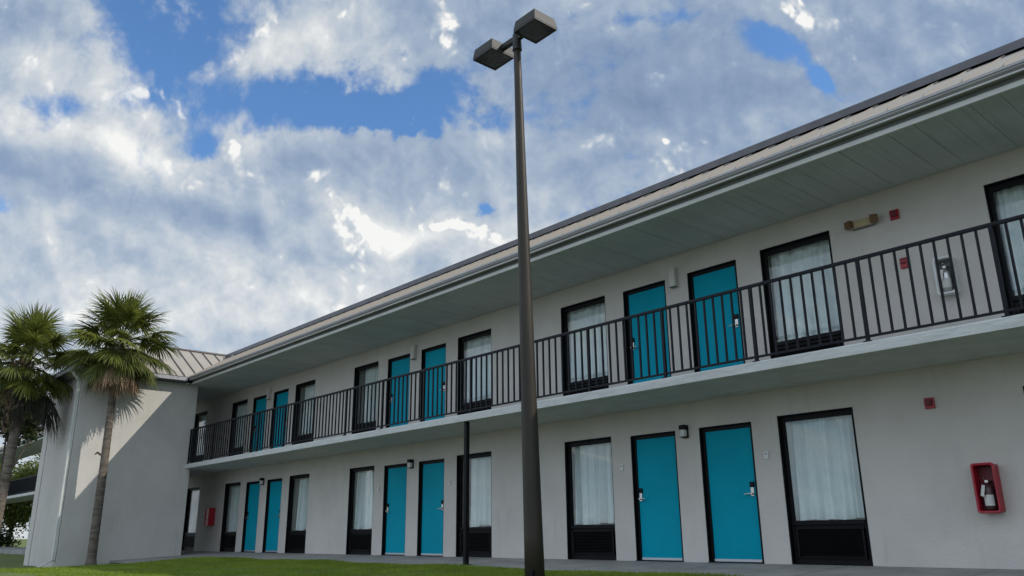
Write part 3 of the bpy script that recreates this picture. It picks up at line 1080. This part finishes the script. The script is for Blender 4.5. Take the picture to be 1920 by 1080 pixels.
def number_box():
    b = MB().box(-0.038, 0.038, -0.028, 0.0, -0.056, 0.056)
    o = b.build('door_chime', M_WHITE, bevel=0.006)
    MB().tube([(0, -0.028, 0.016), (0, -0.034, 0.016)], 0.012, 12).build('button', M_FASCIA, o)
    return o


for c, w in PAIRS.items():
    once('lantern', lantern, (c - 0.02, 0, 2.07), f'small black wall lantern between the {w} pair of ground floor turquoise doors', 'lamp', 'black wall lanterns along the ground floor')
    once('sconce', sconce, (c - 0.02, 0, 4.77), f'ivory box light between the {w} pair of upstairs turquoise doors', 'lamp', 'ivory wall lights on the upper floor')
    for s, t in ((-1, 'left'), (1, 'right')):
        once('chime', number_box, (c + s * 1.45, 0, 1.575), f'tiny white box on the wall just {t} of the {w} pair of ground floor doors', 'door chime', 'small white boxes beside the ground floor doors')


def emergency():
    b = MB().box(-0.15, 0.15, -0.075, 0.0, -0.055, 0.06)
    o = b.build('emergency_light', M_BEIGE, bevel=0.012)
    for s in (-1, 1):
        h = MB()
        a = R(28) * s
        ca, sa = math.cos(a), math.sin(a)
        pts = [(-0.055, -0.055), (0.055, -0.055), (0.055, 0.02), (-0.055, 0.02)]
        rr = [[(s * 0.18 + px * ca - py * sa, -0.085 + px * sa + py * ca, z) for px, py in pts] for z in (-0.05, 0.06)]
        h.loft(rr)
        h.build('lamp_head', M_BROWN, o, bevel=0.008)
    MB().box(-0.16, 0.16, -0.05, 0.0, -0.068, -0.056).build('base_rim', M_FASCIA, o)
    return o


tag(emergency(), 'beige twin headed emergency light high on the upper wall near the right', 'emergency light').location = (-4.80, 0, 4.77)


def strobe():
    o = MB().box(-0.062, 0.062, -0.035, 0.0, -0.072, 0.072).build('fire_strobe', M_RED, bevel=0.006)
    MB().box(-0.04, 0.04, -0.06, -0.036, -0.035, 0.05).build('strobe_lens', M_REDDARK, o, bevel=0.008)
    return o


once('strobe', strobe, (-4.35, 0, 4.77), 'red square fire alarm on the upper wall beside the beige emergency light', 'fire alarm', 'red fire alarm devices on the walls')
once('strobe', strobe, (-4.285, 0, 2.065), 'red square fire alarm on the ground floor wall above the red extinguisher box', 'fire alarm', 'red fire alarm devices on the walls')
pull = MB().box(-0.048, 0.048, -0.04, 0.0, -0.075, 0.075).build('pull_station', M_RED, bevel=0.006)
MB().box(-0.034, 0.034, -0.056, -0.041, -0.012, 0.012).build('pull_handle', M_REDDARK, pull, bevel=0.003)
MB().box(-0.04, 0.04, -0.046, -0.041, 0.04, 0.06).build('label_plate', M_REDDARK, pull)
tag(pull, 'small red fire pull station behind the balcony bars', 'pull station').location = (-4.325, 0, 4.035)


def extinguisher(parent_name, loc, col, label, rot=0.0):
    o = empty(parent_name, loc, label, 'extinguisher')
    b = MB()
    rings = []
    prof = [(-0.2, 0.052), (-0.19, 0.062), (0.05, 0.062), (0.085, 0.05), (0.10, 0.022), (0.125, 0.02)]
    for z, r in prof:
        rings.append([(r * math.cos(2 * math.pi * i / 20), r * math.sin(2 * math.pi * i / 20), z) for i in range(20)])
    b.loft(rings)
    b.build('cylinder', col, o, smooth=True)
    v = MB().box(-0.018, 0.018, -0.03, 0.03, 0.126, 0.155)
    v.tube([(0, -0.02, 0.155), (0.0, -0.07, 0.175), (0.0, -0.10, 0.17)], [0.008, 0.007, 0.006], 8)
    v.build('valve', M_CHROME, o)
    h = MB().tube([(0.03, 0, 0.14), (0.085, -0.01, 0.12), (0.09, -0.015, 0.02), (0.075, -0.03, -0.1)], 0.01, 8)
    h.build('hose', M_BLACK, o)
    l = MB()
    arc = [math.pi * (1.15 + 0.7 * i / 8) for i in range(9)]
    l.loft([[(0.0635 * math.cos(a), 0.0635 * math.sin(a), z) for a in arc] + [(0.0625 * math.cos(a), 0.0625 * math.sin(a), z) for a in reversed(arc)] for z in (-0.15, -0.02)])
    l.build('label_plate', M_TAG, o)
    t = MB()
    t.loft([[(-0.075, -0.075, -0.03), (-0.035, -0.085, -0.045), (-0.035, -0.0835, -0.045), (-0.075, -0.0735, -0.03)], [(-0.045, -0.07, 0.10), (-0.005, -0.08, 0.09), (-0.005, -0.0785, 0.09), (-0.045, -0.0685, 0.10)]])
    t.build('paper_tag', M_TAG, o)
    o.rotation_euler = (0, 0, rot)
    return o


def rrect(w, h, r, y, n=5):
    out = []
    for cx_, cz_, a0 in ((w - r, h - r, 0), (-w + r, h - r, 90), (-w + r, -h + r, 180), (w - r, -h + r, 270)):
        for i in range(n + 1):
            a = R(a0 + 90 * i / n)
            out.append((cx_ + r * math.cos(a), y, cz_ + r * math.sin(a)))
    return out


def open_box(name, w, d, h, mt, mt_in, lipw=0.022, r=0.03):
    """wall cabinet with rounded corners and an open front framed by a lip"""
    b = MB()
    b.loft([rrect(w, h, r, -0.001), rrect(w, h, r, -d), rrect(w - 0.012, h - 0.012, r - 0.01, -d), rrect(w - 0.016, h - 0.016, r - 0.01, -0.014)], cap=False)
    o = b.build(name, mt)
    lp = MB()
    q = w + 0.010, h + 0.010
    lp.loft([rrect(w - lipw, h - lipw, r - 0.008, -d - 0.002), rrect(q[0], q[1], r + 0.008, -d - 0.002), rrect(q[0], q[1], r + 0.008, -d - 0.016),
             rrect(q[0] - 0.008, q[1] - 0.008, r, -d - 0.024), rrect(w - lipw + 0.006, h - lipw + 0.006, r - 0.004, -d - 0.022), rrect(w - lipw, h - lipw, r - 0.008, -d - 0.002)], cap=False)
    lp.build('front_rim', mt, o)
    MB().box(-w + 0.017, w - 0.017, -0.022, -0.013, -h + 0.017, h - 0.017).build('back_panel', mt_in, o)
    return o


rb = open_box('extinguisher_cabinet', 0.125, 0.16, 0.29, M_RED, M_REDDARK)
tag(rb, 'red open front extinguisher cabinet on the ground floor wall at the right', 'cabinet').location = (-3.73, 0, 0.945)
M_STEEL = mat('steel_cylinder', (0.62, 0.62, 0.62), 0.3, 0.1, 8, metal=0.8)
M_DARKCYL = mat('dark_cylinder', (0.07, 0.03, 0.035), 0.35, 0.1, 8)
extinguisher('fire_extinguisher', (-3.73, -0.09, 0.885), M_DARKCYL, 'dark fire extinguisher with white label and paper tag inside the red cabinet')
wb = open_box('extinguisher_cabinet', 0.115, 0.13, 0.25, M_WHITE, M_FASCIA, 0.025)
tag(wb, 'white extinguisher cabinet on the upper wall behind the balcony bars', 'cabinet').location = (-3.79, 0, 3.70)
extinguisher('fire_extinguisher', (-3.79, -0.085, 3.68), M_STEEL, 'silver fire extinguisher inside the white upper floor cabinet', 0.15)
rc_ = open_box('extinguisher_cabinet', 0.15, 0.20, 0.29, M_RED, M_RED, 0.03)
MB().box(-0.12, 0.12, -0.205, -0.198, -0.26, 0.26).build('cabinet_door', M_RED, rc_)
MB().box(0.04, 0.06, -0.225, -0.206, -0.04, 0.04).build('handle', M_WHITE, rc_)
tag(rc_, 'distant red wall cabinet beside the last ground floor window by the pale block', 'cabinet').location = (-27.72, 0, 1.10)

# ------------------------------------------------------------------ light pole with two shoebox heads
PX, PY = -7.37, -4.34
zg = gz(PX, PY)
lp = empty('light_pole', (PX, PY, zg), 'tall tapered bronze light pole with two box lamp heads on the lawn', 'light pole')
lp.rotation_euler = (0.0176 * 0.744, -0.0176 * 0.667, 0)     # it leans a little
mb = MB()
rings = []
for i in range(13):
    t = i / 12
    r = 0.121 + (0.050 - 0.121) * t
    rings.append([(r * math.cos(2 * math.pi * j / 28), r * math.sin(2 * math.pi * j / 28), 7.40 * t) for j in range(28)])
mb.loft(rings)
mb.build('pole', M_POLE, lp, smooth=True)
mb = MB(); mb.tube([(0, 0, 7.28), (0, 0, 7.54)], [0.068, 0.06], 16)
mb.build('pole_cap', M_HEAD, lp)
mb = MB(); mb.box(-0.17, 0.17, -0.17, 0.17, -0.05, 0.03)
mb.build('base_plate', M_POLE, lp, bevel=0.01)
mb = MB(); mb.box(0.035, 0.095, -0.128, -0.085, 0.10, 0.23)
mb.build('hand_hole_cover', M_BLACK, lp, bevel=0.008)
for s, xc in ((1, 0.385), (-1, -0.52)):
    arm = MB().box(min(0, s) * abs(xc) * 0.62, max(0, s) * abs(xc) * 0.62, -0.035, 0.035, 7.44, 7.52)
    arm.build('arm', M_HEAD, lp, bevel=0.006)
    hd = MB()
    a, zb = 0.218, 7.41
    hd.loft([[(xc + q[0] * (a), q[1] * (a), zb) for q in ((-1, -1), (1, -1), (1, 1), (-1, 1))],
             [(xc + q[0] * a, q[1] * a, zb + 0.035) for q in ((-1, -1), (1, -1), (1, 1), (-1, 1))],
             [(xc + q[0] * a * 0.90, q[1] * a * 0.90, zb + 0.165) for q in ((-1, -1), (1, -1), (1, 1), (-1, 1))]])
    ho = hd.build('lamp_head', M_HEAD, lp, bevel=0.008)
    MB().box(xc - 0.19, xc + 0.19, -0.19, 0.19, zb - 0.012, zb - 0.001).build('lens', M_LENS, ho, bevel=0.004)
    rm = MB()
    for q in ((xc - a, xc - 0.192, -a, a), (xc + 0.192, xc + a, -a, a), (xc - 0.192, xc + 0.192, -a, -0.192), (xc - 0.192, xc + 0.192, 0.192, a)):
        rm.box(q[0], q[1], q[2], q[3], zb - 0.018, zb - 0.0005)
    rm.build('lens_rim', M_HEAD, ho)


# ------------------------------------------------------------------ palms
def leaflet(mb, p0, d, side, L, w, droop, up, rng):
    """one narrow blade: three quads and a tip, folding down under its own weight"""
    pts, ws = [], (0.55, 1.0, 0.75, 0.12)
    p = Vector(p0); dd = Vector(d)
    n = 3
    for i in range(n + 1):
        pts.append(p.copy())
        if i < n:
            dd = (dd + Vector((0, 0, -droop * (0.25 + i * 0.8)))).normalized()
            p = p + dd * (L / n)
    i0 = len(mb.v)
    for i, q in enumerate(pts):
        s = side * (w * ws[i] * 0.5)
        mb.v.append(tuple(q - s)); mb.v.append(tuple(q + s))
    for i in range(n):
        a = i0 + 2 * i
        mb.f.append((a, a + 1, a + 3, a + 2))


def fan(mb, stems, C, az, el, lp, L, rng, n=34, droop=0.16, spread=115):
    d = Vector((math.cos(az) * math.cos(el), math.sin(az) * math.cos(el), math.sin(el)))
    # arching stalk
    pts = [Vector(C)]
    dd = d.copy()
    for i in range(5):
        dd = (dd + Vector((0, 0, -0.055 - 0.02 * i))).normalized()
        pts.append(pts[-1] + dd * lp / 5)
    if stems is not None:
        stems.tube(pts, [0.022, 0.018, 0.015, 0.013, 0.011, 0.009], 5, cap=False)
    tip = pts[-1]
    side = dd.cross(Vector((0, 0, 1)))
    if side.length < 0.1: side = Vector((1, 0, 0))
    side.normalize()
    roll = rng.uniform(-0.5, 0.5)
    nrm = side.cross(dd).normalized()
    side = (side * math.cos(roll) + nrm * math.sin(roll)).normalized()
    nrm = side.cross(dd).normalized()
    for i in range(n):
        a = (i / (n - 1) - 0.5) * 2
        ang = R(spread) * a + rng.uniform(-0.04, 0.04)
        ld = dd * math.cos(ang) + side * math.sin(ang) - nrm * (0.28 * abs(a)) + Vector((0, 0, rng.uniform(-0.06, 0.06)))
        ld.normalize()
        ls = ld.cross(nrm).normalized()
        ls = (ls + nrm * rng.uniform(-0.5, 0.5)).normalized()
        ll = L * (1.0 - 0.30 * abs(a) ** 1.5) * rng.uniform(0.86, 1.08)
        start = tip + dd * (0.16 * (1 - abs(a)))
        leaflet(mb, start, ld, ls, ll, 0.040, droop * rng.uniform(0.6, 1.5), nrm, rng)


def palm(base, cz, label, seed, lean=(0, 0), nf=34, coff=(0, 0), r_tr=(0.155, 0.125), boots=0, dead=9, darkdead=0, mats=None, stub=False):
    rng = random.Random(seed)
    x0, y0 = base
    z0 = gz(x0, y0) if y0 < -1.6 else -0.27
    root = empty('palm_tree', (x0, y0, z0), label, 'palm tree', 'sabal palms at the left')
    H = cz - z0
    tr = MB()
    rings = []
    nr = 90
    for i in range(nr + 1):
        t = i / nr
        r = r_tr[0] + (r_tr[1] - r_tr[0]) * t
        if t < 0.04: r *= 1 + 0.25 * (1 - t / 0.04)
        r *= 1 + 0.035 * math.sin(i * 2.1 + seed) * (0.4 + 0.6 * rng.random())
        cxx = lean[0] * t ** 1.3 + 0.03 * math.sin(4 * t + seed)
        cyy = lean[1] * t ** 1.3
        rings.append([(cxx + r * (1 + 0.03 * math.sin(3 * a + i * 0.5)) * math.cos(a), cyy + r * math.sin(a), H * t) for a in [2 * math.pi * j / 18 for j in range(18)]])
    tr.loft(rings)
    tr.build('trunk', M_TRUNK, root, smooth=True)
    C = Vector((lean[0] + coff[0], lean[1] + coff[1], H))
    if boots:
        bo = MB()
        for i in range(boots):
            t = 1.0 - 0.36 * (i / boots)
            a = i * 2.399
            zb = H * t
            r = r_tr[1] * 1.0
            cx_ = lean[0] * t ** 1.3
            c0 = Vector((cx_ + r * math.cos(a), r * math.sin(a), zb - 0.1))
            out = Vector((math.cos(a), math.sin(a), 0)); tg = Vector((-math.sin(a), math.cos(a), 0))
            e = c0 + out * 0.13 + Vector((0, 0, 0.30))
            bo.loft([[c0 - tg * 0.085 - out * 0.03, c0 + tg * 0.085 - out * 0.03, c0 + tg * 0.07 + out * 0.03, c0 - tg * 0.07 + out * 0.03],
                     [e - tg * 0.035 - out * 0.02, e + tg * 0.035 - out * 0.02, e + tg * 0.03 + out * 0.015, e - tg * 0.03 + out * 0.015]])
        bo.build('boots', M_BOOT, root)
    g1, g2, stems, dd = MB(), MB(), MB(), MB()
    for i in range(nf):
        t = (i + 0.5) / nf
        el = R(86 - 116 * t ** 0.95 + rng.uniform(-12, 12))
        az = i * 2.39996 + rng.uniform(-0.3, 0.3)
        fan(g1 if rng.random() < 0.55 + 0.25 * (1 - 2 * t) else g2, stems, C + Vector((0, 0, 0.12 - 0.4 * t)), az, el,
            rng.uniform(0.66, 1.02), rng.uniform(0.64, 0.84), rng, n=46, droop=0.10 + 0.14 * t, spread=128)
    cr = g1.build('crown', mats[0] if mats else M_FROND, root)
    g2.build('deep_fronds', M_FROND2, cr)  # deeper green, picked more often for the lower fronds
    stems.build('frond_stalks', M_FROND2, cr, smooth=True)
    for i in range(dead):
        az = R(-42) + rng.uniform(-1.9, 1.9)
        fan(dd, None, C + Vector((0, 0, -0.30)), az, R(rng.uniform(-66, -22)), rng.uniform(0.42, 0.8), rng.uniform(0.6, 0.85), rng, n=30, droop=0.45, spread=75)
    if dead: dd.build('dead_fronds', M_DEAD, root)
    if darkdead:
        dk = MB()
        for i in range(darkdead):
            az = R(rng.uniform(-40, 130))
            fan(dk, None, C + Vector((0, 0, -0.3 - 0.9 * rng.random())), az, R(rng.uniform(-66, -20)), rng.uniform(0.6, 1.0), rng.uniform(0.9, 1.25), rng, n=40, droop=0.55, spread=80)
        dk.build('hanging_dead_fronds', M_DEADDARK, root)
    if stub:
        sb = MB(); sb.tube([(-0.06, -0.10, 3.08), (-0.13, -0.20, 3.16), (-0.18, -0.25, 3.10)], [0.03, 0.032, 0.016], 6)
        sb.build('cut_frond_stub', M_BOOT, root)
    return root


palm((-25.70, -4.17), 6.08, 'fan palm with a slim grey trunk in front of the pale block', 5, lean=(-0.04, -0.04), coff=(0.05, 0.05), nf=60, r_tr=(0.128, 0.092), boots=0, dead=16, stub=True)
palm((-27.72, -6.30), 5.65, 'fan palm cut by the left edge with a bristly brown upper trunk', 12, lean=(-0.35, 0.25), nf=60, boots=46, r_tr=(0.135, 0.135), dead=3, darkdead=6)


# ------------------------------------------------------------------ trees far behind the open walkway
def tree(name, loc, h, rad, label, group, mt, seed, nclump=70, per=170, leaf=0.26, trunk_h=0.2, zr_=None):
    rng = random.Random(seed)
    root = empty(name, loc, label, 'tree' if name.endswith('tree') else 'bush', group)
    tb = MB()
    tops = []
    th = h * trunk_h
    tb.tube([(0, 0, -0.2), (0.05, 0.02, th * 0.5), (0, 0.1, th), (0.1, 0, h * 0.75)], [0.04 * h * .6, 0.03 * h * .6, 0.025 * h * .6, 0.01 * h * .6], 8)
    for i in range(6):
        a = i * 1.05 + rng.random()
        e = Vector((math.cos(a) * rad * 0.7, math.sin(a) * rad * 0.7, h * rng.uniform(0.55, 0.85)))
        tb.tube([(0, 0.05, th * 0.9), tuple(e * 0.5 + Vector((0, 0, th * 0.4))), tuple(e)], [0.02 * h * .6, 0.012 * h * .6, 0.004 * h], 6)
    tb.build('trunk', M_BARK, root, smooth=True)
    cr = MB()
    for c in range(nclump):
        while True:
            q = Vector((rng.uniform(-1, 1), rng.uniform(-1, 1), rng.uniform(-1, 1)))
            if 0.3 < q.length < 1: break
        cc = Vector((q.x * rad, q.y * rad, h * (0.40 + 0.60 * trunk_h * 0.5) + (q.z * 0.5 + 0.12) * h * 0.62))
        cc.z = max(cc.z, h * trunk_h * 0.6)
        if zr_: cc.z = zr_[0] + (zr_[1] - zr_[0]) * (0.5 + 0.5 * q.z)
        rr = rad * rng.uniform(0.22, 0.42)
        for i in range(per):
            v = Vector((rng.gauss(0, 1), rng.gauss(0, 1), rng.gauss(0, 0.8))).normalized() * rr * rng.random() ** 0.45
            p = cc + v
            s = leaf * rng.uniform(0.5, 1.2)
            u = Vector((rng.gauss(0, 1), rng.gauss(0, 1), rng.gauss(0, 0.6))).normalized()
            w = u.orthogonal().normalized()
            w.rotate(Matrix.Rotation(rng.random() * 6.28, 3, u))
            cr.face([p - u * s * 0.5, p + w * s * 0.28, p + u * s * 0.5, p - w * s * 0.28])
    cr.build('crown', mt, root)
    return root


tree('broadleaf_tree', (-66, 1.5, -0.3), 7.5, 3.0, 'sunlit yellow green tree seen through the gap above the far railing', 'trees beyond the far walkway', M_LEAF, 31)
tree('broadleaf_tree', (-72, 7.0, -0.3), 9.5, 4.0, 'taller sunny tree standing behind the yellow green one at far left', 'trees beyond the far walkway', M_LEAF, 32)
tree('broadleaf_tree', (-61, -4.0, -0.3), 6.0, 2.6, 'sunny tree at the very left edge behind the palm trunk', 'trees beyond the far walkway', M_LEAF, 33)
tree('broadleaf_tree', (-37.8, -4.55, -0.3), 6.6, 1.6, 'dark tree with shade coloured leaves between the left palm and the pale block', None, M_HEDGE, 41, 60, 170, 0.2, 0.5, (4.6, 6.6))
tree('hedge_bush', (-63.5, -0.6, -0.3), 1.5, 2.2, 'low dark hedge bush under the far balcony at the left edge', None, M_HEDGE, 34, 30, 160, 0.2, 0.05)
